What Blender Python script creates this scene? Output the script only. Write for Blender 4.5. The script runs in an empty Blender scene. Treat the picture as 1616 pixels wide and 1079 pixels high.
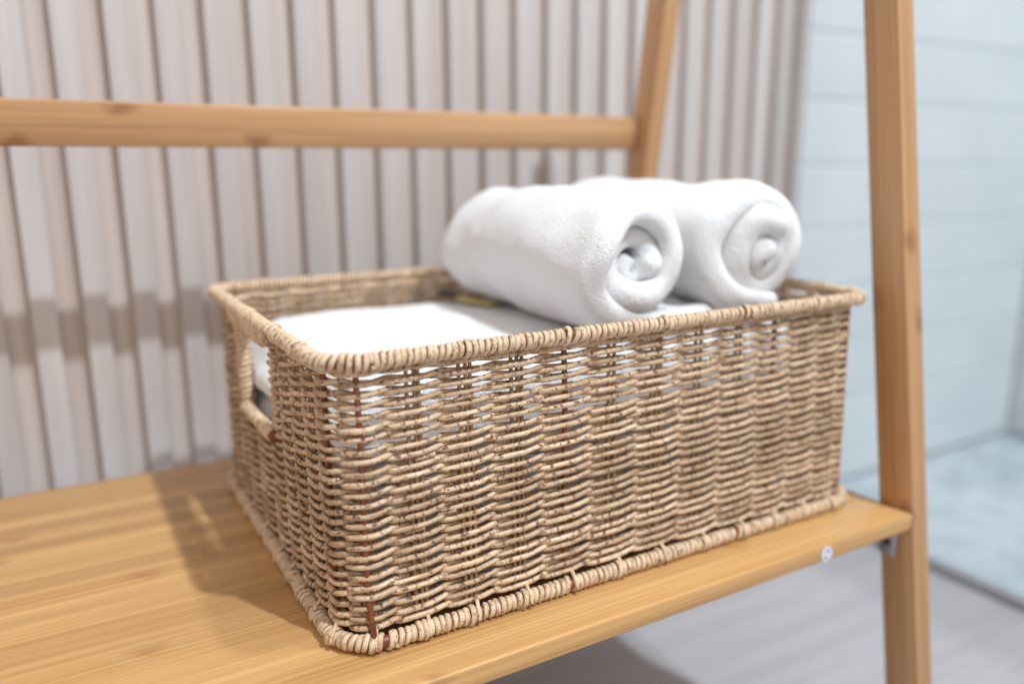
import bpy, bmesh, math, random
import numpy as np
from mathutils import Matrix, Vector, noise as mnoise

random.seed(7)
rng = np.random.default_rng(7)
PI = math.pi
scene = bpy.context.scene
COL = scene.collection

# ------------------------------------------------------------------ camera
yaw, pitch, roll = 0.5243, 0.2173, -0.0042
fw = Vector((math.sin(yaw)*math.cos(pitch), math.cos(yaw)*math.cos(pitch), -math.sin(pitch)))
r0 = Vector((math.cos(yaw), -math.sin(yaw), 0)); u0 = r0.cross(fw)
rt = r0*math.cos(roll) + u0*math.sin(roll); up = -r0*math.sin(roll) + u0*math.cos(roll)
cam = bpy.data.cameras.new("camera"); camo = bpy.data.objects.new("camera", cam); COL.objects.link(camo)
M = Matrix.Identity(4)
for i in range(3):
    M[i][0], M[i][1], M[i][2] = rt[i], up[i], -fw[i]
M.translation = Vector((-0.3264, -0.5482, 0.2678))
camo.matrix_world = M
cam.sensor_width = 36; cam.lens = 1276.0/1616*36
cam.clip_start = 0.01; cam.clip_end = 50
cam.dof.use_dof = True; cam.dof.focus_distance = 0.475; cam.dof.aperture_fstop = 2.2; cam.dof.aperture_blades = 0
scene.camera = camo

# ------------------------------------------------------------------ light: two ceiling spots and the room's soft bounce
scene.view_settings.view_transform = 'Standard'; scene.view_settings.look = 'None'
scene.view_settings.gamma = 1; scene.view_settings.exposure = 0.0
world = bpy.data.worlds.new("World"); scene.world = world; world.use_nodes = True
bg = world.node_tree.nodes["Background"]
bg.inputs[0].default_value = (1.0, 0.905, 0.83, 1); bg.inputs[1].default_value = 0.78
def lamp(name, loc, target, power, size, color):
    l = bpy.data.lights.new(name, 'AREA'); l.shape = 'DISK'; l.size = size; l.energy = power; l.color = color
    o = bpy.data.objects.new(name, l); COL.objects.link(o); o.location = loc
    o.rotation_euler = (Vector(target)-Vector(loc)).to_track_quat('-Z', 'Y').to_euler()
    return o
lamp("ceiling_lamp", (0.49, -0.575, 2.5), (0, 0, 0), 21.5, 0.14, (0.88, 0.95, 1.0))
lamp("ceiling_lamp", (0.98, -2.60, 4.0), (0, 0.1, 0), 178, 0.14, (0.86, 0.94, 1.0))

# ------------------------------------------------------------------ helpers
def link(name, me, mat=None, parent=None, smooth=True):
    o = bpy.data.objects.new(name, me); COL.objects.link(o)
    if mat: me.materials.append(mat)
    if parent: o.parent = parent
    if smooth and len(me.polygons):
        me.polygons.foreach_set("use_smooth", [True]*len(me.polygons))
    return o
def tag(o, label, cat, group=None, kind=None):
    if label: o["label"] = label
    if cat: o["category"] = cat
    if group: o["group"] = group
    if kind: o["kind"] = kind
    return o
def empty(name, loc=(0, 0, 0)):
    o = bpy.data.objects.new(name, None); COL.objects.link(o); o.location = loc; o.empty_display_size = .02
    return o
def grid_mesh(name, V, F, UV=None):
    me = bpy.data.meshes.new(name); me.from_pydata(V, [], F)
    if UV is not None:
        uvl = me.uv_layers.new(name="UVMap")
        uvl.data.foreach_set("uv", np.asarray(UV, dtype=np.float32).ravel())
    me.update(); return me
def sweep(rings, closed=False, caps=True, ulen=None, name="m"):
    """rings: (N,K,3) -> tube mesh with UVs (u along in metres, v around)"""
    N, K, _ = rings.shape
    V = rings.reshape(-1, 3)
    n = N if closed else N-1
    i = np.repeat(np.arange(n), K); k = np.tile(np.arange(K), n)
    i2 = (i+1) % N; k2 = (k+1) % K
    F = np.stack([i*K+k, i*K+k2, i2*K+k2, i2*K+k], 1)
    if ulen is None:
        c = rings.mean(1); d = np.linalg.norm(np.diff(c, axis=0), axis=1); ulen = np.concatenate([[0], np.cumsum(d)])
    ue = np.append(ulen, ulen[-1]+(ulen[-1]-ulen[-2]))
    UV = np.stack([np.stack([ue[i], k/K], 1), np.stack([ue[i], (k+1)/K], 1), np.stack([ue[i+1], (k+1)/K], 1), np.stack([ue[i+1], k/K], 1)], 1).reshape(-1, 2)
    F = [list(map(int, f)) for f in F]; UV = UV.tolist()
    V = [tuple(v) for v in V.tolist()]
    if caps and not closed:
        F.append([int(x) for x in range(K)][::-1]); UV += [[ulen[0], 0]]*K
        F.append([int((N-1)*K+x) for x in range(K)]); UV += [[ulen[-1], 0]]*K
    return grid_mesh(name, V, F, UV)
def frames(P, upref=(0, 0, 1), closed=False):
    if closed: T = np.roll(P, -1, 0)-np.roll(P, 1, 0)
    else: T = np.gradient(P, axis=0)
    T /= np.linalg.norm(T, axis=1)[:, None]+1e-12
    U = np.tile(np.array(upref, float), (len(P), 1))
    A = np.cross(T, U); A /= np.linalg.norm(A, axis=1)[:, None]+1e-12
    B = np.cross(A, T)
    return T, A, B
def tube(P, R, K=6, closed=False, caps=True, upref=(0, 0, 1), name="m", ra=1.0, rb=1.0):
    P = np.asarray(P, float); R = np.broadcast_to(np.asarray(R, float), (len(P),))
    T, A, B = frames(P, upref, closed)
    a = np.arange(K)/K*2*PI
    rings = P[:, None, :] + R[:, None, None]*(ra*np.cos(a)[None, :, None]*A[:, None, :] + rb*np.sin(a)[None, :, None]*B[:, None, :])
    return sweep(rings, closed, caps, name=name)
def box_mesh(x0, x1, y0, y1, z0, z1, bev=0.0, seg=2, name="box"):
    bm = bmesh.new(); bmesh.ops.create_cube(bm, size=1)
    for v in bm.verts:
        v.co = Vector(((x0+x1)/2+v.co.x*(x1-x0), (y0+y1)/2+v.co.y*(y1-y0), (z0+z1)/2+v.co.z*(z1-z0)))
    if bev: bmesh.ops.bevel(bm, geom=bm.edges[:], offset=bev, segments=seg, affect='EDGES', profile=.5)
    me = bpy.data.meshes.new(name); bm.to_mesh(me); bm.free(); return me
def sm_noise(n, scale, seed, closed=False):
    """smooth 1-D noise of n samples, ~scale samples per feature, range about -1..1"""
    m = max(4, int(n/scale)); k = np.random.default_rng(seed).uniform(-1, 1, m+1)
    if closed: k[-1] = k[0]
    x = np.linspace(0, m, n, endpoint=not closed); i = np.minimum(x.astype(int), m-1); f = x-i; f = f*f*(3-2*f)
    return k[i]*(1-f)+k[i+1]*f

# ------------------------------------------------------------------ materials
def mat(name):
    m = bpy.data.materials.new(name); m.use_nodes = True
    nt = m.node_tree; b = nt.nodes["Principled BSDF"]
    return m, nt, b
def N(nt, t, **kw):
    n = nt.nodes.new(t)
    for k, v in kw.items():
        if k.startswith("i_"): n.inputs[k[2:].replace("_", " ")].default_value = v
        else: setattr(n, k, v)
    return n
def ramp(nt, stops, interp='LINEAR'):
    r = nt.nodes.new("ShaderNodeValToRGB"); e = r.color_ramp.elements; r.color_ramp.interpolation = interp
    while len(e) < len(stops): e.new(0.5)
    for el, (p, c) in zip(e, stops):
        el.position = p; el.color = (*c, 1) if len(c) == 3 else c
    return r
def mix(nt, a, b, fac, mode='MIX'):
    n = nt.nodes.new("ShaderNodeMix"); n.data_type = 'RGBA'; n.blend_type = mode
    for sock, v in ((n.inputs[0], fac), (n.inputs[6], a), (n.inputs[7], b)):
        if isinstance(v, (int, float)): sock.default_value = v
        elif isinstance(v, tuple): sock.default_value = (*v, 1)
        else: nt.links.new(v, sock)
    return n.outputs[2]
def coords(nt, scale, kind="Object", offset_random=False):
    tc = nt.nodes.new("ShaderNodeTexCoord"); mp = nt.nodes.new("ShaderNodeMapping")
    mp.inputs["Scale"].default_value = scale; nt.links.new(tc.outputs[kind], mp.inputs["Vector"])
    if offset_random:
        oi = nt.nodes.new("ShaderNodeObjectInfo"); ml = N(nt, "ShaderNodeMath", operation='MULTIPLY'); ml.inputs[1].default_value = 37.0
        nt.links.new(oi.outputs["Random"], ml.inputs[0]); cb = nt.nodes.new("ShaderNodeCombineXYZ")
        for i in range(3): nt.links.new(ml.outputs[0], cb.inputs[i])
        nt.links.new(cb.outputs[0], mp.inputs["Location"])
    return mp.outputs[0]
def noise(nt, vec, scale, detail=3, rough=.5, dist=0):
    n = N(nt, "ShaderNodeTexNoise"); n.inputs["Scale"].default_value = scale; n.inputs["Detail"].default_value = detail
    n.inputs["Roughness"].default_value = rough; n.inputs["Distortion"].default_value = dist
    nt.links.new(vec, n.inputs["Vector"]); return n.outputs["Fac"]
def bump(nt, b, h, strength, dist):
    n = N(nt, "ShaderNodeBump"); n.inputs["Strength"].default_value = strength; n.inputs["Distance"].default_value = dist
    nt.links.new(h, n.inputs["Height"]); nt.links.new(n.outputs[0], b.inputs["Normal"])

def cane_material(name, light, mid, dark, speck=.55, shade_range=.35, rough=.5):
    m, nt, b = mat(name)
    uv = coords(nt, (1, 1, 1), "UV", True)
    mp1 = N(nt, "ShaderNodeMapping"); mp1.inputs["Scale"].default_value = (90, 1.2, 1); nt.links.new(uv, mp1.inputs[0])
    mp2 = N(nt, "ShaderNodeMapping"); mp2.inputs["Scale"].default_value = (310, 1.6, 1); nt.links.new(uv, mp2.inputs[0])
    mp3 = N(nt, "ShaderNodeMapping"); mp3.inputs["Scale"].default_value = (28, 8, 1); nt.links.new(uv, mp3.inputs[0])
    big = noise(nt, mp1.outputs[0], 1.0, 3, .6)
    fine = noise(nt, mp2.outputs[0], 1.0, 4, .65, .6)
    fib = noise(nt, mp3.outputs[0], 1.5, 3, .6)
    c1 = ramp(nt, [(.3, mid), (.62, light)]); nt.links.new(big, c1.inputs[0])
    sp = ramp(nt, [(.53, (0, 0, 0)), (.62, (1, 1, 1))]); nt.links.new(fine, sp.inputs[0])
    spm = N(nt, "ShaderNodeMath", operation='MULTIPLY'); spm.inputs[1].default_value = speck; nt.links.new(sp.outputs[0], spm.inputs[0])
    c2 = mix(nt, c1.outputs[0], dark, spm.outputs[0])
    fr = ramp(nt, [(.35, (.78, .74, .70)), (.6, (1, 1, 1))]); nt.links.new(fib, fr.inputs[0])
    c3 = mix(nt, c2, fr.outputs[0], .8, 'MULTIPLY')
    oi = N(nt, "ShaderNodeObjectInfo"); rr = ramp(nt, [(0, (1-shade_range, 1-shade_range*1.12, 1-shade_range*1.25)), (1, (1.0, 1.0, 1.0))]); nt.links.new(oi.outputs["Random"], rr.inputs[0])
    c4 = mix(nt, c3, rr.outputs[0], 1.0, 'MULTIPLY')
    nt.links.new(c4, b.inputs["Base Color"]); b.inputs["Roughness"].default_value = rough
    b.inputs["Specular IOR Level"].default_value = .45
    bump(nt, b, fib, .35, .0006)
    return m
M_STRAND = cane_material("cane_weave", (.83, .645, .455), (.60, .39, .23), (.17, .075, .04), .95, .34)
M_WRAP = cane_material("cane_binding", (.79, .63, .455), (.64, .45, .285), (.24, .13, .08), .7, .06)
M_STAKE = cane_material("cane_stake", (.50, .33, .19), (.33, .20, .10), (.09, .04, .02), .5, .3)
M_ROD = cane_material("stained_rod", (.27, .085, .03), (.19, .055, .018), (.07, .02, .008), .4, .15, .4)

def bamboo_material(name, light, mid, dark, strip=95.0, node_amt=.55):
    """long axis = local X; laminated strips across Y, nodes as short dark smudges"""
    m, nt, b = mat(name)
    co = coords(nt, (1, 1, 1), "Object", True)
    sx = N(nt, "ShaderNodeSeparateXYZ"); nt.links.new(co, sx.inputs[0])
    # strip index across the board
    add = N(nt, "ShaderNodeMath", operation='ADD'); nt.links.new(sx.outputs[1], add.inputs[0]); nt.links.new(sx.outputs[2], add.inputs[1])
    ms = N(nt, "ShaderNodeMath", operation='MULTIPLY'); ms.inputs[1].default_value = strip; nt.links.new(add.outputs[0], ms.inputs[0])
    fl = N(nt, "ShaderNodeMath", operation='FLOOR'); nt.links.new(ms.outputs[0], fl.inputs[0])
    wn = N(nt, "ShaderNodeTexWhiteNoise", noise_dimensions='1D'); nt.links.new(fl.outputs[0], wn.inputs["W"])
    # long fibre streaks
    m1 = N(nt, "ShaderNodeMapping"); m1.inputs["Scale"].default_value = (5, 420, 420); nt.links.new(co, m1.inputs[0])
    f1 = noise(nt, m1.outputs[0], 1.0, 4, .6)
    m2 = N(nt, "ShaderNodeMapping"); m2.inputs["Scale"].default_value = (2.2, 70, 70); nt.links.new(co, m2.inputs[0])
    f2 = noise(nt, m2.outputs[0], 1.0, 3, .55)
    base = ramp(nt, [(.28, mid), (.7, light)]); nt.links.new(f2, base.inputs[0])
    st = ramp(nt, [(0, (.76, .72, .66)), (1, (1.07, 1.07, 1.07))]); nt.links.new(wn.outputs["Value"], st.inputs[0])
    c = mix(nt, base.outputs[0], st.outputs[0], .85, 'MULTIPLY')
    fc = N(nt, 'ShaderNodeMath', operation='FRACT'); nt.links.new(ms.outputs[0], fc.inputs[0])
    ln = ramp(nt, [(0, (.74, .68, .60)), (.045, (1, 1, 1))]); nt.links.new(fc.outputs[0], ln.inputs[0]); c = mix(nt, c, ln.outputs[0], .8, 'MULTIPLY')
    fr = ramp(nt, [(.36, (.74, .70, .64)), (.6, (1, 1, 1))]); nt.links.new(f1, fr.inputs[0])
    c = mix(nt, c, fr.outputs[0], .75, 'MULTIPLY')
    # nodes
    cb = N(nt, "ShaderNodeCombineXYZ"); nt.links.new(sx.outputs[0], cb.inputs[0])
    fy = N(nt, "ShaderNodeMath", operation='MULTIPLY'); fy.inputs[1].default_value = 1.7; nt.links.new(add.outputs[0], fy.inputs[0]); nt.links.new(fy.outputs[0], cb.inputs[1])
    vo = N(nt, "ShaderNodeTexVoronoi", voronoi_dimensions="2D"); vo.inputs["Scale"].default_value = 9.0; vo.inputs["Randomness"].default_value = 1.0
    wob = N(nt, "ShaderNodeVectorMath", operation='ADD'); nt.links.new(cb.outputs[0], wob.inputs[0])
    m3 = N(nt, "ShaderNodeMapping"); m3.inputs["Scale"].default_value = (60, 200, 200); nt.links.new(co, m3.inputs[0])
    nz = N(nt, "ShaderNodeTexNoise"); nz.inputs["Scale"].default_value = 1.0; nt.links.new(m3.outputs[0], nz.inputs["Vector"])
    sc = N(nt, "ShaderNodeVectorMath", operation='SCALE'); sc.inputs["Scale"].default_value = .022; nt.links.new(nz.outputs["Color"], sc.inputs[0]); nt.links.new(sc.outputs[0], wob.inputs[1])
    nt.links.new(wob.outputs[0], vo.inputs["Vector"])
    nr = ramp(nt, [(.04, (1, 1, 1)), (.13, (0, 0, 0))]); nt.links.new(vo.outputs["Distance"], nr.inputs[0])
    nm = N(nt, "ShaderNodeMath", operation='MULTIPLY'); nm.inputs[1].default_value = node_amt; nt.links.new(nr.outputs[0], nm.inputs[0])
    c = mix(nt, c, dark, nm.outputs[0])
    nt.links.new(c, b.inputs["Base Color"]); b.inputs["Roughness"].default_value = .42
    b.inputs["Specular IOR Level"].default_value = .4; b.inputs["Coat Weight"].default_value = .12; b.inputs["Coat Roughness"].default_value = .3
    bump(nt, b, f1, .12, .0005)
    return m
M_SHELF = bamboo_material("bamboo_board", (.67, .41, .175), (.55, .31, .12), (.33, .145, .05), 62, .5)
M_LEG = bamboo_material("bamboo_leg", (.65, .395, .21), (.53, .30, .148), (.26, .11, .045), 85, .75)

m, nt, b = mat("terry_cotton"); M_TOWEL = m
co = coords(nt, (1, 1, 1))
vo = N(nt, "ShaderNodeTexVoronoi"); vo.inputs["Scale"].default_value = 700; nt.links.new(co, vo.inputs["Vector"])
n1 = noise(nt, co, 420, 4, .7); n2 = noise(nt, co, 60, 3, .6)
ad = N(nt, "ShaderNodeMath", operation='ADD'); nt.links.new(n1, ad.inputs[0]); nt.links.new(vo.outputs["Distance"], ad.inputs[1])
ad2 = N(nt, "ShaderNodeMath", operation='ADD'); nt.links.new(ad.outputs[0], ad2.inputs[0]); nt.links.new(n2, ad2.inputs[1])
cr = ramp(nt, [(.3, (.76, .775, .80)), (.65, (.81, .82, .84))]); nt.links.new(n1, cr.inputs[0])
nt.links.new(cr.outputs[0], b.inputs["Base Color"]); b.inputs["Roughness"].default_value = .95
b.inputs["Subsurface Weight"].default_value = .45; b.inputs["Subsurface Radius"].default_value = (1, 1, 1); b.inputs["Subsurface Scale"].default_value = .010
b.inputs["Specular IOR Level"].default_value = .1; b.inputs["Sheen Weight"].default_value = .35; b.inputs["Sheen Roughness"].default_value = .5
bump(nt, b, ad2.outputs[0], .55, .0016)

def slat_material(name, light, dark):
    m, nt, b = mat(name)
    co = coords(nt, (1, 1, 1), "Object", True)
    m1 = N(nt, "ShaderNodeMapping"); m1.inputs["Scale"].default_value = (260, 260, 5); nt.links.new(co, m1.inputs[0])
    f = noise(nt, m1.outputs[0], 1, 4, .6)
    m2 = N(nt, "ShaderNodeMapping"); m2.inputs["Scale"].default_value = (30, 30, 1.5); nt.links.new(co, m2.inputs[0])
    f2 = noise(nt, m2.outputs[0], 1, 2, .5)
    r = ramp(nt, [(.3, dark), (.7, light)]); nt.links.new(f, r.inputs[0])
    r2 = ramp(nt, [(.3, (.88, .86, .85)), (.7, (1, 1, 1))]); nt.links.new(f2, r2.inputs[0])
    c = mix(nt, r.outputs[0], r2.outputs[0], 1, 'MULTIPLY')
    oi = N(nt, 'ShaderNodeObjectInfo'); r3 = ramp(nt, [(0, (.90, .885, .87)), (1, (1, 1, 1))]); nt.links.new(oi.outputs['Random'], r3.inputs[0])
    c = mix(nt, c, r3.outputs[0], 1, 'MULTIPLY')
    nt.links.new(c, b.inputs["Base Color"]); b.inputs["Roughness"].default_value = .55
    bump(nt, b, f, .15, .0004)
    return m
M_SLAT = slat_material("pale_washed_wood", (.63, .60, .605), (.54, .505, .505))
M_BACKING = slat_material("pale_washed_backing", (.65, .575, .545), (.55, .48, .45))

m, nt, b = mat("white_glazed_tile"); M_TILE = m
co = coords(nt, (1, 1, 1), "Object", True); f = noise(nt, co, 6, 3, .5)
r = ramp(nt, [(.3, (.585, .615, .637)), (.7, (.64, .668, .685))]); nt.links.new(f, r.inputs[0]); nt.links.new(r.outputs[0], b.inputs["Base Color"])
b.inputs["Roughness"].default_value = .35; bump(nt, b, noise(nt, co, 22, 2), .08, .003)
m, nt, b = mat("tile_grout"); M_GROUT = m
b.inputs["Base Color"].default_value = (.60, .64, .665, 1); b.inputs["Roughness"].default_value = .9

m, nt, b = mat("pale_floor"); M_FLOOR = m
co = coords(nt, (1, 1, 1)); m1 = N(nt, "ShaderNodeMapping"); m1.inputs["Scale"].default_value = (2, 40, 1); m1.inputs["Rotation"].default_value = (0, 0, .0); nt.links.new(co, m1.inputs[0])
f = noise(nt, m1.outputs[0], 1.5, 4, .6); r = ramp(nt, [(.3, (.35, .34, .355)), (.7, (.43, .42, .44))]); nt.links.new(f, r.inputs[0])
nt.links.new(r.outputs[0], b.inputs["Base Color"]); b.inputs["Roughness"].default_value = .5

m, nt, b = mat("blue_veined_marble"); M_MARBLE = m
co = coords(nt, (1, 1, 1)); f = noise(nt, co, 9, 6, .62, 1.2); f2 = noise(nt, co, 3.5, 3, .5, .5)
r = ramp(nt, [(.34, (.36, .40, .425)), (.5, (.46, .495, .515)), (.64, (.54, .56, .575))]); nt.links.new(f, r.inputs[0])
r2 = ramp(nt, [(.3, (.82, .9, .95)), (.7, (1, 1, 1))]); nt.links.new(f2, r2.inputs[0])
nt.links.new(mix(nt, r.outputs[0], r2.outputs[0], 1, 'MULTIPLY'), b.inputs["Base Color"]); b.inputs["Roughness"].default_value = .25

m, nt, b = mat("brushed_metal"); M_METAL = m
b.inputs["Base Color"].default_value = (.55, .55, .57, 1); b.inputs["Metallic"].default_value = 1; b.inputs["Roughness"].default_value = .35
co = coords(nt, (1, 1, 1)); bump(nt, b, noise(nt, co, 300, 3), .1, .0004)
m, nt, b = mat("grey_profile"); M_PROFILE = m
b.inputs["Base Color"].default_value = (.30, .31, .33, 1); b.inputs["Roughness"].default_value = .4
m, nt, b = mat("dark_screw"); M_SCREW = m
b.inputs["Base Color"].default_value = (.05, .045, .04, 1); b.inputs["Metallic"].default_value = .8; b.inputs["Roughness"].default_value = .4
m, nt, b = mat("sticker_paper"); M_STICKER = m
b.inputs["Base Color"].default_value = (.66, .69, .75, 1); b.inputs["Roughness"].default_value = .4
m, nt, b = mat("sticker_ink"); M_INK = m
b.inputs["Base Color"].default_value = (.12, .20, .48, 1); b.inputs["Roughness"].default_value = .5
m, nt, b = mat("label_gold"); M_GOLD = m
b.inputs["Base Color"].default_value = (.62, .50, .16, 1); b.inputs["Roughness"].default_value = .6
m, nt, b = mat("label_black"); M_BLACK = m
b.inputs["Base Color"].default_value = (.02, .02, .022, 1); b.inputs["Roughness"].default_value = .6
# clear shower glass: see-through with a mirror-like skin, faintly blue
m = bpy.data.materials.new("shower_glass"); m.use_nodes = True; nt = m.node_tree; nt.nodes.clear(); M_GLASS = m
out = N(nt, "ShaderNodeOutputMaterial"); tr = N(nt, "ShaderNodeBsdfTransparent"); tr.inputs[0].default_value = (.95, .965, .975, 1)
gl = N(nt, "ShaderNodeBsdfGlossy"); gl.inputs["Roughness"].default_value = .02; fz = N(nt, "ShaderNodeFresnel"); fz.inputs[0].default_value = 1.1
ms = N(nt, "ShaderNodeMixShader"); fm = N(nt, "ShaderNodeMath", operation="MULTIPLY"); fm.inputs[1].default_value = .25; nt.links.new(fz.outputs[0], fm.inputs[0]); nt.links.new(fm.outputs[0], ms.inputs[0]); nt.links.new(tr.outputs[0], ms.inputs[1]); nt.links.new(gl.outputs[0], ms.inputs[2]); nt.links.new(ms.outputs[0], out.inputs[0])

# ------------------------------------------------------------------ setting
FZ = -0.258; WY = 0.29; GX = 0.648
o = link("floor", box_mesh(-3, GX, -3, WY+.03, FZ-.05, FZ), M_FLOOR, smooth=False); tag(o, None, None, kind="structure")
o = link("shower_floor", box_mesh(GX+.001, 3, -3, WY+.03, FZ-.05, FZ-.004), M_MARBLE, smooth=False); tag(o, None, None, kind="structure")

# slatted wall
sw = tag(empty("slat_wall", (0, WY, FZ)), "wall panel of pale vertical wooden slats behind the bamboo shelf", "wall")
PITCH = .0424; SW = .0208; SD = .0105
def at(me, parent):          # express world-built mesh in the parent's space
    me.transform(Matrix.Translation(-Vector(parent.location))); return me
link("backing", at(box_mesh(-.75, .630, WY+SD, WY+SD+.012, FZ, .80), sw), M_BACKING, sw, False)
sl = box_mesh(-SW/2, SW/2, 0, SD-.0005, 0.0, .80-FZ, .0012, 1, "slat")
sl.materials.append(M_SLAT)
x = -.3020 + .0123 - PITCH*9
while x < .628:
    so = bpy.data.objects.new("slat", sl); COL.objects.link(so); so.parent = sw; so.location = (x, 0, 0)
    x += PITCH
link("end_trim", at(box_mesh(.632, .646, WY-.001, WY+.033, FZ, .80, .0012, 1), sw), M_SLAT, sw, False)

# tiled shower walls
def tile_wall(name, label, z0, dz, rows, fn_tile, backing):
    tw = tag(empty(name, (GX, WY, FZ)), label, "wall")
    link("grout_bed", at(backing, tw), M_GROUT, tw, False)
    for k in range(rows):
        link("tile", at(fn_tile(z0+k*dz, z0+(k+1)*dz-.0028), tw), M_TILE, tw, False)
TZ = .0945; T0 = .262-TZ*6+.001
def bt(a, bb): return box_mesh(GX, 1.300, WY, WY+.012, max(a, FZ), bb, .0025, 2)
tile_wall("tiled_wall", "white shower back wall of long horizontal tiles right of the slats", T0, TZ, 13, bt, box_mesh(GX+.0005, 1.32, WY+.002, WY+.02, FZ, .95))
def st(a, bb): return box_mesh(1.300, 1.312, -1.2, WY-.001, max(a, FZ), bb, .0025, 2)
tile_wall("tiled_side_wall", "white tiled side wall closing the shower at the far right edge", T0, TZ, 13, st, box_mesh(1.302, 1.33, -1.2, WY-.001, FZ, .95))
# glass screen
gs = tag(empty("shower_screen", (GX, 0, FZ)), "clear glass shower screen in a grey floor channel right of the shelf", "shower screen")
link("glass_pane", at(box_mesh(GX-.003, GX+.003, -1.4, WY-.004, FZ+.008, .95), gs), M_GLASS, gs, False)
link("floor_channel", at(box_mesh(GX-.009, GX+.009, -1.4, WY-.004, FZ, FZ+.012, .002, 1), gs), M_PROFILE, gs, False)

# ------------------------------------------------------------------ bamboo ladder shelf
XR = .2367; XL = -.47; LT = .019
ls = tag(empty("ladder_shelf", (0, 0, FZ)), "bamboo A-frame ladder shelf carrying the wicker basket", "shelf")
inv = Matrix.Translation(-Vector(ls.location))
sh = link("shelf_board", box_mesh(XL+.0005, XR-.0005, -.1975, .2041, -.0132, 0, .0012, 2), M_SHELF, ls); sh.location = (0, 0, -FZ)
def leg(name, xc, y_at0, slope, z0, z1, dep):
    """leaning square post; local X runs up the post"""
    L = (z1-z0)*math.sqrt(1+slope*slope)
    me = box_mesh(0, L, -dep/2, dep/2, -LT/2, LT/2, .0022, 3)
    o = link(name, me, M_LEG, ls)
    X = Vector((0, slope, 1)).normalized(); Z = Vector((1, 0, 0)); Y = Z.cross(X)
    R = Matrix((X, Y, Z)).transposed().to_4x4()
    R.translation = Vector((xc, y_at0+slope*z0, z0)) - Vector(ls.location)
    o.matrix_local = R
    return o
ZT = .47
for xc in (XR+LT/2, XL-LT/2):
    leg("front_leg", xc, -.1975+.0155, .142, FZ+.003, ZT, .0305)
    leg("back_leg", xc, .2125-.0165, -.150, FZ+.003, ZT, .032)
rl = link("rail", box_mesh(XL+.0004, XR+.0, -.0075, .0075, -.0165, .0165, .0015, 2), M_LEG, ls)
rl.location = (0, .1615, .2985-FZ); rl.rotation_euler = (.148, 0, 0)
# bracket under the right front corner
br = link("bracket", box_mesh(XR-.0022, XR-.0003, -.1865, -.1715, -.041, -.0136, .0009, 2), M_METAL, ls); br.location = (0, 0, -FZ)
link("bracket_flange", box_mesh(XR-.018, XR-.0024, -.186, -.172, -.0156, -.0134, .0006, 1), M_METAL, br)
bm = bmesh.new(); bmesh.ops.create_uvsphere(bm, u_segments=12, v_segments=6, radius=.0033)
for v in bm.verts: v.co = Vector((v.co.x*.45+XR-.0025, v.co.y-.179, v.co.z-.030))
me = bpy.data.meshes.new("screw"); bm.to_mesh(me); bm.free(); link("screw", me, M_SCREW, br)
# round sticker on the front edge
def disc(cx, y, cz, r, th, n=28):
    bm = bmesh.new(); bmesh.ops.create_cone(bm, cap_ends=True, segments=n, radius1=r, radius2=r, depth=th, matrix=Matrix.Translation((cx, y, cz)) @ Matrix.Rotation(PI/2, 4, 'X'))
    me = bpy.data.meshes.new("disc"); bm.to_mesh(me); bm.free(); return me
sk = link("round_sticker", disc(.1372, -.1979, -.0074, .0057, .0006), M_STICKER, ls, False); sk.location = (0, 0, -FZ)
for a0 in (.5, .5+PI):
    a = np.linspace(a0, a0+1.5, 9)
    P = np.stack([.1372+.0029*np.cos(a), np.full(9, -.1983), -.0076+.0029*np.sin(a)], 1)
    link("printed_mark", tube(P, np.linspace(.0008, .0004, 9), 6, upref=(0, 1, 0), rb=.25), M_INK, sk)

# ------------------------------------------------------------------ wicker basket
bk = tag(empty("wicker_basket", (0, 0, 0)), "rectangular woven wicker basket with cut-out handle holding white towels", "basket")
def rrect(w, d, r, n_arc=10, step=.004):
    """rounded rectangle loop, starting front left after the corner, going +X along the front (y=-d)"""
    pts = []
    def seg(a, b_):
        L = math.hypot(b_[0]-a[0], b_[1]-a[1]); k = max(2, int(L/step))
        for i in range(k): pts.append((a[0]+(b_[0]-a[0])*i/k, a[1]+(b_[1]-a[1])*i/k))
    def arc(cx, cy, a0):
        for i in range(n_arc): t = a0+PI/2*i/n_arc; pts.append((cx+r*math.cos(t), cy+r*math.sin(t)))
    seg((-w+r, -d), (w-r, -d)); arc(w-r, -d+r, -PI/2); seg((w, -d+r), (w, d-r)); arc(w-r, d-r, 0)
    seg((w-r, d), (-w+r, d)); arc(-w+r, d-r, PI/2); seg((-w, d-r), (-w, -d+r)); arc(-w+r, -d+r, PI)
    return np.array(pts)
class Loop:
    def __init__(s, w, d, r, cx=0.):
        p = rrect(w, d, r, 24, .002)+np.array([cx, 0]); s.p = np.vstack([p, p[:1]]); s.s = np.concatenate([[0], np.cumsum(np.linalg.norm(np.diff(s.p, axis=0), axis=1))]); s.L = s.s[-1]
    def at(s, q):
        q = np.mod(q, s.L); x = np.interp(q, s.s, s.p[:, 0]); y = np.interp(q, s.s, s.p[:, 1])
        e = .0012; x2 = np.interp(np.mod(q+e, s.L), s.s, s.p[:, 0]); y2 = np.interp(np.mod(q+e, s.L), s.s, s.p[:, 1])
        x1 = np.interp(np.mod(q-e, s.L), s.s, s.p[:, 0]); y1 = np.interp(np.mod(q-e, s.L), s.s, s.p[:, 1])
        t = np.stack([x2-x1, y2-y1], -1); t /= np.linalg.norm(t, axis=-1)[..., None]
        return np.stack([x, y], -1), t, np.stack([t[..., 1], -t[..., 0]], -1)      # point, tangent, outward normal
    def find(s, x, y): return s.s[np.argmin((s.p[:, 0]-x)**2+(s.p[:, 1]-y)**2)]
W0, D0, CX = .2080, .1490, .0045
def wd(z): f = min(max(z/.16, 0), 1); return W0-.0005*(1-f), D0+.0040*(1-f)
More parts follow.
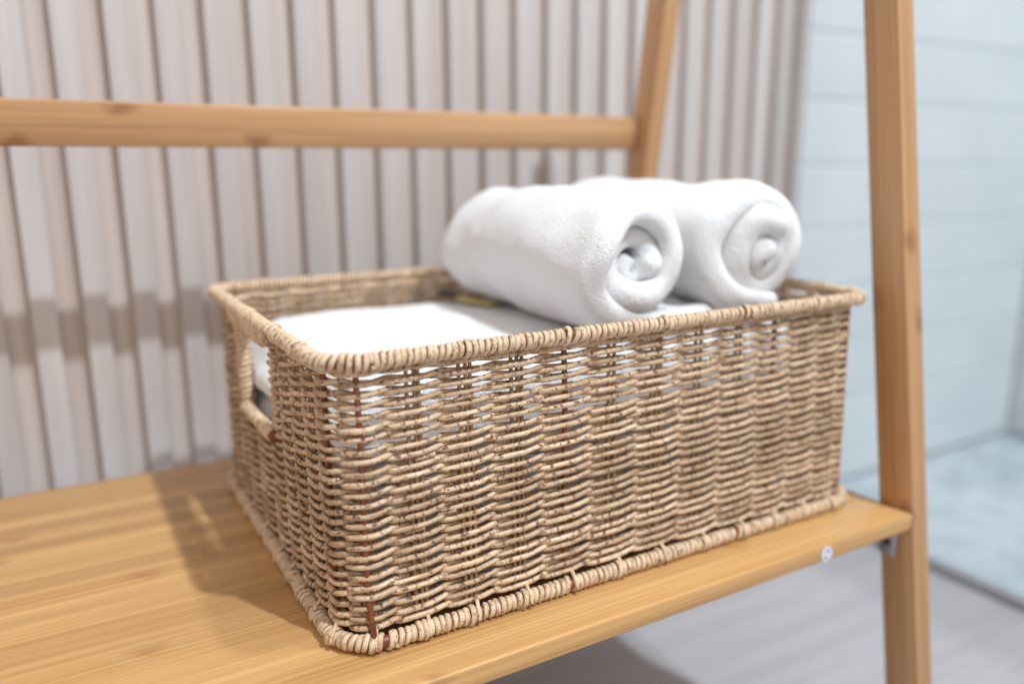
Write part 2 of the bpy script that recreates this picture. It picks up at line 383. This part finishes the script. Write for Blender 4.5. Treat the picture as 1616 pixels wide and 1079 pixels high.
FX = [-.191, -.159, -.127, -.093, -.059, -.023, .0135, .050, .087, .122, .153, .181, .2015]
SY = [-.131, -.105, -.079, -.052, -.024, .017, .058, .084, .110, .132]
HOLE = (-.024, .058, .089, .1475)          # y0, y1, z0, z1
stakes = [(x, -D0, 'F') for x in FX] + [(CX+W0, y, 'R') for y in SY] + [(x, D0, 'B') for x in FX[::-1]] + [(CX-W0, y, 'L') for y in SY[::-1]]
base_loop = Loop(W0, D0, .020, CX)
SK = np.array([base_loop.find(x, y) for x, y, _ in stakes]); NS = len(SK)
if SK[0] > base_loop.L/2: SK[0] -= base_loop.L
ROWS = 25; Z0 = .0128; DZ = (.1592-Z0)/(ROWS-1); RS = .00168
SPI = 14
def strand_path(row, ph, k0, k1):
    """twined strand from stake index k0 to k1 (may exceed NS); ph 0/1 picks which of the pair"""
    n = int(round((k1-k0)*SPI))+1
    kk = np.linspace(k0, k1, n); full = (k1-k0) == NS
    if full: kk = kk[:-1]; n -= 1
    z = Z0+row*DZ
    SKx = np.concatenate([SK, SK+base_loop.L, SK[:2]+2*base_loop.L])
    jit = np.random.default_rng(row*7).uniform(-.06, .06, NS); jit2 = np.random.default_rng(row*13+ph).uniform(-1, 1, NS)
    s = np.interp(kk, np.arange(len(SKx)), SKx)
    ki = np.floor(kk).astype(int); u = kk-ki
    w_, d_ = wd(z); lp = Loop(w_, d_, .020, CX); s = s*lp.L/base_loop.L
    P, T, Nn = lp.at(s)
    jk = jit[ki % NS]*(1-u)+jit[(ki+1) % NS]*u
    ang = PI*(kk+ph)+jk*2
    c = np.cos(ang); sn = np.sin(ang)
    a = RS+.0007
    off = a*np.sign(c)*np.abs(c)**.5
    vert = .00118*np.sign(sn)*np.abs(sn)**2.6 - .00020*np.cos(2*ang)
    drift = .00075*sm_noise(n, SPI*5, row*31+5, full) + .00022*np.interp(kk % NS, np.arange(NS+1), np.append(jit2, jit2[0]))
    off = off + .0004*sm_noise(n, SPI*2.3, row*17+ph, full)
    Q = np.stack([P[:, 0]+Nn[:, 0]*off, P[:, 1]+Nn[:, 1]*off, z+vert+drift], 1)
    R = RS*(1+.13*sm_noise(n, SPI*3, row*3+ph*101, full)+.06*sm_noise(n, 5, row*5+ph*77+1, full))
    return Q, R, full
# stake indices next to the holes: right side SY -> indices 13..22, left side (reversed) 36..45
iR0 = 13+SY.index(-.024); iR1 = 13+SY.index(.058)
iL0 = 36+SY[::-1].index(.058); iL1 = 36+SY[::-1].index(-.024)
for row in range(ROWS):
    z = Z0+row*DZ
    for ph in (0, 1):
        if HOLE[2] < z < HOLE[3]:
            for k0, k1 in ((iL1-NS, iR0), (iR1, iL0)):
                k0_, k1_ = (k0+NS, k1+NS) if k0 < 0 else (k0, k1)
                Q, R, full = strand_path(row, ph, k0_-(.22 if row % 2 else .1), k1_+.04)
                link("weave_strand", tube(Q, R, 6, False, True), M_STRAND, bk)
        else:
            Q, R, full = strand_path(row, ph, 0, NS)
            link("weave_strand", tube(Q, R, 6, True), M_STRAND, bk)
# a few spliced strand ends that stand off the weave
for i in range(16):
    row = random.randrange(2, ROWS-1); k = random.uniform(.3, 12.2); z = Z0+row*DZ+.5*DZ
    s = np.interp(k, np.arange(NS), SK)+np.linspace(0, .011, 6)
    P, T, Nn = base_loop.at(s); off = np.linspace(.0015, .0052, 6)
    Q = np.stack([P[:, 0]+Nn[:, 0]*off, P[:, 1]+Nn[:, 1]*off, z+np.linspace(-.001, .0016, 6)], 1)
    link("strand_end", tube(Q, np.linspace(.0014, .0011, 6), 6), M_STRAND, bk)
# stakes: stained rods at the corners and in the middle, thin natural reeds (in pairs) between
ROD_F = (0, 4, 9, 12)
for k, (x, y, side) in enumerate(stakes):
    rod = (side in 'FB' and (k if side == 'F' else 12-(k-23)) in ROD_F) or (side in 'LR' and round(abs(y), 3) in (.131, .132))
    n = 14; zz = np.linspace(.006, .166, n)
    if side in 'LR' and HOLE[0] < y < HOLE[1]: zz = np.linspace(.006, HOLE[2]-.002, n)
    offs = [0.0] if rod else [-.0021, .0021]
    if not rod and random.random() < .35: offs = [-.0036, 0.0004, .0034]
    for of in offs:
        P = []; kick = .010 if k == 0 else 0
        wob = sm_noise(n, 4, k*5+int(of*1e5)+999)
        for j, z in enumerate(zz):
            w_, d_ = wd(z); lx, ly = CX+(x-CX)*w_/W0, y*d_/D0
            tx, ty = (1, 0) if side in 'FB' else (0, 1)
            P.append((lx+tx*(of+wob[j]*.0006), ly-kick*max(0, 1-z/.03)**1.5+ty*(of+wob[j]*.0006), z))
        link("frame_rod" if rod else "stake", tube(P, .0018 if rod else .00125, 8, upref=(0, 1, .01)), M_ROD if rod else M_STAKE, bk)
# bindings
def binding(name, loop, zc, R0, pitch, width, thick, ties, drop=None, seed=1, gaps=(), rot=1, start=0., length=None):
    Ltot = loop.L if length is None else length
    r_ = np.random.default_rng(seed)
    turns = []; s = 0
    while s < Ltot:
        p = pitch*(1+r_.uniform(-.16, .16))
        for g in gaps:
            if s <= g < s+p: p += pitch*.75
        turns.append((s, p)); s += p
    KT = 14; rings = []; ul = []; u = 0
    th = np.arange(KT)/KT*2*PI
    rad = r_.uniform(-1, 1, len(turns)+1)*.00035; tilt = r_.uniform(-1, 1, len(turns)+1)*.0007
    ca = np.arange(6)/6*2*PI
    allP = []; allN = []
    for i, (s0, p) in enumerate(turns):
        for j, t in enumerate(th):
            f = j/KT
            ss = start+s0+p*f+(tilt[i]*(1-f)+tilt[i+1]*f)*math.sin(t)
            rr = R0+rad[i]*(1-f)+rad[i+1]*f
            for tk in ties:
                d = abs((ss-tk+loop.L/2) % loop.L-loop.L/2)
                if d < pitch*.55: rr += .0011
            allP.append((ss, rr, t))
    A = np.array(allP); P, T, Nn = loop.at(A[:, 0])
    c = np.cos(A[:, 2]); sn = np.sin(A[:, 2])*rot
    ext = np.zeros(len(A)) if drop is None else np.array([drop(P[i, 0], P[i, 1]) for i in range(len(A))])
    vz = np.where(sn < 0, A[:, 1]+ext, A[:, 1])
    C = np.stack([P[:, 0]+Nn[:, 0]*c*A[:, 1], P[:, 1]+Nn[:, 1]*c*A[:, 1], zc+sn*vz], 1)
    Rn = np.stack([Nn[:, 0]*c, Nn[:, 1]*c, sn], 1)
    Tg = np.gradient(C, axis=0); Tg /= np.linalg.norm(Tg, axis=1)[:, None]
    Rn -= (Rn*Tg).sum(1)[:, None]*Tg; Rn /= np.linalg.norm(Rn, axis=1)[:, None]
    Bn = np.cross(Tg, Rn)
    wv = width*(1+.12*sm_noise(len(A), 9, seed+3))
    rings = C[:, None, :]+thick*np.cos(ca)[None, :, None]*Rn[:, None, :]+wv[:, None, None]*np.sin(ca)[None, :, None]*Bn[:, None, :]
    return link(name, sweep(rings, False, True), M_WRAP, bk)
rim_loop = Loop(.2155, .1550, .024, .0055); bot_loop = Loop(.2130, .1590, .028, .0045)
RZ, BZ = .1668, .0056
ties_r = [rim_loop.find(x*1.03, y*1.03) for x, y, _ in stakes]; ties_b = [bot_loop.find(x*1.02, y*1.06) for x, y, _ in stakes]
def drop(x, y):
    if abs(x) < .2: return 0
    a = max(0, min(1, (.078-y)/.022))*max(0, min(1, (y+.055)/.030)); a = a*a*(3-2*a)
    return .0100*a
q = np.linspace(0, rim_loop.L, 300, endpoint=False); P, _, _ = rim_loop.at(q)
link("rim_rod", tube(np.column_stack([P, np.full(300, RZ)]), .0036, 8, True), M_ROD, bk)
q = np.linspace(0, bot_loop.L, 300, endpoint=False); P, _, _ = bot_loop.at(q)
link("base_rod", tube(np.column_stack([P, np.full(300, BZ)]), .0037, 8, True), M_ROD, bk)
gapr = [rim_loop.find(-.061, -.155), rim_loop.find(.081, -.155), rim_loop.find(-.091, .155), rim_loop.find(-.21, -.030)]
binding("rim_binding", rim_loop, RZ, .0038, .0039, .00180, .0013, ties_r[::2], drop, 3, gapr)
gapb = [bot_loop.find(-.187, -.159), bot_loop.find(-.061, -.159), bot_loop.find(.081, -.159), bot_loop.find(-.2085, -.052)]
binding("base_binding", bot_loop, BZ, .0039, .0039, .00185, .0013, ties_b, None, 5, gapb)
# little reed ties that hook the bottom rows to the base and the top row to the rim
for k, (x, y, side) in enumerate(stakes):
    for zl, zh, lp, po in ((BZ-.002, Z0+.0015, bot_loop, .0052),):
        s = ties_b[k]+.0035; P, T, Nn = lp.at(np.array([s])); P2, _, N2 = base_loop.at(np.array([SK[k]]))
        a_ = np.array([*(P[0]+Nn[0]*po), zl]); b_ = np.array([*(P[0]+Nn[0]*.0038), BZ+.0054]); c_ = np.array([*(P2[0]+T[0]*.0045+N2[0]*.0012), zh])
        t = np.linspace(0, 1, 9)[:, None]; Q = (1-t)**2*a_+2*t*(1-t)*b_+t*t*c_
        link("base_tie", tube(Q, .00135, 6, upref=(*Nn[0], .01)), M_WRAP, bk)
# handle: wrapped lower bar and wrapped far upright, both ends
def wrap_bar(name, A_, B_, r, pitch, seed):
    A_ = np.array(A_); B_ = np.array(B_); d = B_-A_; L = np.linalg.norm(d); d /= L
    a = np.cross(d, (0.3, .2, 1.0)); a /= np.linalg.norm(a); bb = np.cross(d, a)
    n = int(L/pitch*12); t = np.linspace(0, 1, n); ph = t*L/pitch*2*PI; rr = r*(1+.06*sm_noise(n, 9, seed))
    C = A_+np.outer(t*L, d)+rr[:, None]*(np.cos(ph)[:, None]*a+np.sin(ph)[:, None]*bb)
    Rn = np.cos(ph)[:, None]*a+np.sin(ph)[:, None]*bb; Tg = np.gradient(C, axis=0); Tg /= np.linalg.norm(Tg, axis=1)[:, None]; Bn = np.cross(Tg, Rn)
    ca = np.arange(6)/6*2*PI
    rings = C[:, None, :]+.0012*np.cos(ca)[None, :, None]*Rn[:, None, :]+.0022*np.sin(ca)[None, :, None]*Bn[:, None, :]
    o = link(name, sweep(rings, False, True), M_WRAP, bk)
    link("core_rod", tube(np.stack([A_-d*.005, B_+d*.005]), r*.93, 10, upref=(.3, .2, 1)), M_ROD, o)
    return o
for sx, hx in ((-1, -.2065), (1, .2155)):
    wrap_bar("handle_bar", (hx, -.022, .0905), (hx, .060, .0905), .0042, .0041, 11)
    wrap_bar("handle_upright", (hx-sx*.001, .0575, .089), (hx+sx*.0005, .0575, .153), .0040, .0041, 12)
    wrap_bar("handle_upright", (hx-sx*.0025, -.0265, .091), (hx-sx*.0015, -.0265, .151), .0015, .0050, 13)
link("base_panel", box_mesh(-.199, .207, -.147, .147, .003, .0052), M_STAKE, bk, False)

# ------------------------------------------------------------------ towels
tex = bpy.data.textures.new("terry_lumps", 'CLOUDS'); tex.noise_scale = .0034; tex.noise_depth = 2
tex2 = bpy.data.textures.new("soft_lumps", 'CLOUDS'); tex2.noise_scale = .055; tex2.noise_depth = 1
def fluff(o, fine=.0016, soft=.006, sub=1):
    s = o.modifiers.new("sub", 'SUBSURF'); s.levels = sub; s.render_levels = sub
    d = o.modifiers.new("soft", 'DISPLACE'); d.texture = tex2; d.strength = soft; d.texture_coords = 'LOCAL'
    d = o.modifiers.new("terry", 'DISPLACE'); d.texture = tex; d.strength = fine; d.texture_coords = 'LOCAL'
def ribbon(path, thick, y0, y1, ny=36, nl=8, y0fn=None, post=None, name="towel"):
    """thick soft sheet: closed stadium (normal x Y) swept along an XZ path"""
    path = np.asarray(path, float); n = len(path); thick = np.broadcast_to(np.asarray(thick, float), (n,)).copy()
    T = np.gradient(path, axis=0); T /= np.linalg.norm(T, axis=1)[:, None]; Nn = np.stack([-T[:, 1], T[:, 0]], 1)
    # round the two ends of the sheet
    rings = []
    def ring(c, nn, t, ya, yb):
        h = t/2; lip = h*1.0; out = []
        for v in np.linspace(ya+lip, yb-lip, ny): out.append((c[0]+nn[0]*h, v, c[1]+nn[1]*h))
        for a in np.linspace(0, PI, nl+2)[1:-1]: out.append((c[0]+nn[0]*h*math.cos(a), yb-lip+lip*math.sin(a), c[1]+nn[1]*h*math.cos(a)))
        for v in np.linspace(yb-lip, ya+lip, ny): out.append((c[0]-nn[0]*h, v, c[1]-nn[1]*h))
        for a in np.linspace(PI, 2*PI, nl+2)[1:-1]: out.append((c[0]+nn[0]*h*math.cos(a), ya+lip+lip*math.sin(a), c[1]+nn[1]*h*math.cos(a)))
        return out
    for a in (.12, .45, .75, .95):
        k = math.sqrt(1-(1-a)**2); rings.append(ring(path[0]-T[0]*thick[0]/2*(1-a), Nn[0], thick[0]*k, (y0fn(0) if y0fn else y0)+thick[0]*.3*(1-k), y1-thick[0]*.3*(1-k)))
    for i in range(n): rings.append(ring(path[i], Nn[i], thick[i], y0fn(i/(n-1)) if y0fn else y0, y1))
    for a in (.95, .75, .45, .12):
        k = math.sqrt(1-(1-a)**2); rings.append(ring(path[-1]+T[-1]*thick[-1]/2*(1-a), Nn[-1], thick[-1]*k, (y0fn(1) if y0fn else y0)+thick[-1]*.3*(1-k), y1-thick[-1]*.3*(1-k)))
    R = np.array(rings)
    if post is not None: R = post(R)
    return sweep(R, False, True, name=name)
def folded(label, zb, x0, x1, y0, y1, t, layers, seed, lean=0.):
    pts = []; rr = t/2; xl, xr = x0+rr*1.6, x1-rr*1.6
    for k in range(layers):
        z = zb+t*(k+.5); a, b_ = (xl, xr) if k % 2 == 0 else (xr, xl)
        for q in np.linspace(a, b_, 46): pts.append((q, z))
        if k < layers-1:
            sg = 1 if k % 2 == 0 else -1
            for an in np.linspace(-PI/2, PI/2, 9)[1:-1]: pts.append((b_+sg*rr*1.5*math.cos(an), z+t/2+t/2*math.sin(an)))
    def post(R):
        # cloth slumps at its rim and its layers are not in register
        X, Y, Z = R[..., 0], R[..., 1], R[..., 2]
        e = np.clip((np.abs(Y-(y0+y1)/2)-(y1-y0)/2+.03)/.03, 0, 1)
        ex = np.clip((np.abs(X-(x0+x1)/2)-(x1-x0)/2+.04)/.04, 0, 1)
        R[..., 2] = Z-(Z-zb)*(.16*e**2+.22*ex**2.5)
        R[..., 1] = Y+.003*np.sin(Z*180+seed)+lean*(Z-zb)*np.clip((y0+.06-Y)/.06, 0, 1)
        return R
    me = ribbon(pts, t*.97, y0, y1, 32, 5, post=post)
    o = link("folded_towel", me, M_TOWEL); fluff(o, .0007, .005, 1)
    return tag(o, label, "towel", "folded towels stacked in the basket")
folded("white folded bath towel at the bottom of the basket, under the thick one", .0055, -.190, .194, -.139, .138, .0150, 3, 1)
folded("thick white folded bath towel filling the basket's top, under the two rolls", .0535, -.1925, .195, -.1430, .140, .0186, 5, 4, .22)

def rolled(label, cx, zb, R0, y0, y1, core_y, tail, turns, seed, kk=.93, ell=.1, ell_a=.8, tmax=.025, tmin=.015):
    th = []; pts = []; tk = []
    n = 150; a_start = -78*PI/180; a_end = a_start-2*PI*turns
    tot = 0
    for i in range(18):                                    # flat tail lying on the towel below
        f = i/17; pts.append((tail*(1-f)+R0*math.cos(a_start)*.8*f, -R0*.93+tmax*.44)); tk.append(tmax*.86)
    r_out = R0-tmax/2
    for i in range(n):
        f = i/(n-1); a = a_start+(a_end-a_start)*f
        tt = tmax+(tmin-tmax)*min(1, f*turns/ max(1, turns-.3))
        g = f*turns
        r = r_out-(tmax*kk)*g*(1-.12*g) if g < turns else 0
        r = max(r, .0035)
        inner = min(1, max(0, g-.75)/.5)
        r *= 1+ell*inner*math.cos(2*(a-ell_a))+.022*math.sin(2.7*a+seed*3)+.016*math.sin(4.3*a+seed)
        if i > 6:
            pts.append((r*math.cos(a)*1.03, r*math.sin(a)*.985)); tk.append(tt*(1.0 if g < .8 else 1.16))
    pts = np.array(pts); tk = np.array(tk)
    for _ in range(3):
        pts[1:-1] = .25*pts[:-2]+.5*pts[1:-1]+.25*pts[2:]; tk[1:-1] = .25*tk[:-2]+.5*tk[1:-1]+.25*tk[2:]
    def y0fn(f):
        k = min(1, max(0, (f-.42)/.3)); k = k*k*(3-2*k)
        return y0*(1-k)+core_y*k+.0045*math.sin(f*19+seed)+.0025*math.sin(f*41+seed*2)
    def post(R):
        X, Y, Z = R[..., 0].copy(), R[..., 1].copy(), R[..., 2].copy()
        far = np.clip((Y-(y1-.045))/.045, 0, 1); near = np.clip(((y0+.034)-Y)/.034, 0, 1)
        g = 1-.34*(1-np.sqrt(np.clip(1-far**2, 0, 1)))-.13*(1-np.sqrt(np.clip(1-near**2, 0, 1)))
        g *= 1+.018*np.sin(Y*45+seed*2)
        az = .12*np.sin(Y*14+seed)                          # slack twist along the roll
        Xn = X*np.cos(az*.4)-Z*np.sin(az*.4); Zn = X*np.sin(az*.4)+Z*np.cos(az*.4)
        Xn, Zn = Xn*g, Zn*g
        fl = np.clip((-Zn/R0-.78)/.22, 0, 1)
        Zn = np.maximum(Zn, -R0*.93+ .0*fl) + 0*fl
        R[..., 0] = cx+Xn+.004*np.sin(Y*16+seed); R[..., 1] = Y; R[..., 2] = zb+R0*.93+Zn
        return R
    me = ribbon(pts, tk, y0, y1, 44, 12, y0fn=y0fn, post=post)
    o = link("rolled_towel", me, M_TOWEL); fluff(o, .0007, .010, 1)
    return tag(o, label, "towel", "rolled towels lying on the stack")
TOP = .1465
def fuzz(o, count, length):
    """short terry pile"""
    pm = o.modifiers.new('pile', 'PARTICLE_SYSTEM'); ps = pm.particle_system; st = ps.settings
    st.type = 'HAIR'; st.count = count; st.hair_length = length; st.hair_step = 2; st.render_step = 2
    st.use_advanced_hair = True; st.normal_factor = length/4; st.factor_random = length/7; st.brownian_factor = length/6
    st.root_radius = .16; st.tip_radius = .06; st.radius_scale = .001; st.use_modifier_stack = True
    st.child_type = 'NONE'; st.material = 1
ro1 = rolled("left rolled white towel with a gold and black label under its far end", .0315, TOP-.003, .0615, -.118, .120, -.107, .068, 2.2, 1.0, kk=1.06, ell=.12, ell_a=.9, tmax=.024, tmin=.0165)
ro2 = rolled("right rolled white towel whose inner curl bulges out beside the basket's corner", .1375, TOP+.0015, .0618, -.119, .116, -.126, .008, 2.2, 3.3, kk=1.0, ell=.16, ell_a=1.4, tmax=.023, tmin=.021)
for o, c in ((ro1, 120000), (ro2, 90000)): fuzz(o, c, .0020)
# woven label peeping out beneath the far end of the left roll
P = np.stack([np.linspace(-.020, .004, 10), np.linspace(.108, .050, 10), .1495+.006*np.linspace(1, 0, 10)**1.5], 1)
def strip(P, wv, th, name):
    P = np.asarray(P); T, A, B = frames(P)
    c = np.array([(-1, -1), (1, -1), (1, 1), (-1, 1)])
    rings = P[:, None, :]+(c[:, 0]*wv/2)[None, :, None]*A[:, None, :]+(c[:, 1]*th/2)[None, :, None]*B[:, None, :]
    return sweep(rings, name=name)
lb = link("towel_label", strip(P[2:], .012, .0014, "towel_label"), M_GOLD, ro1)
link("label_end", strip(P[:4], .013, .0018, "label_end"), M_BLACK, lb)
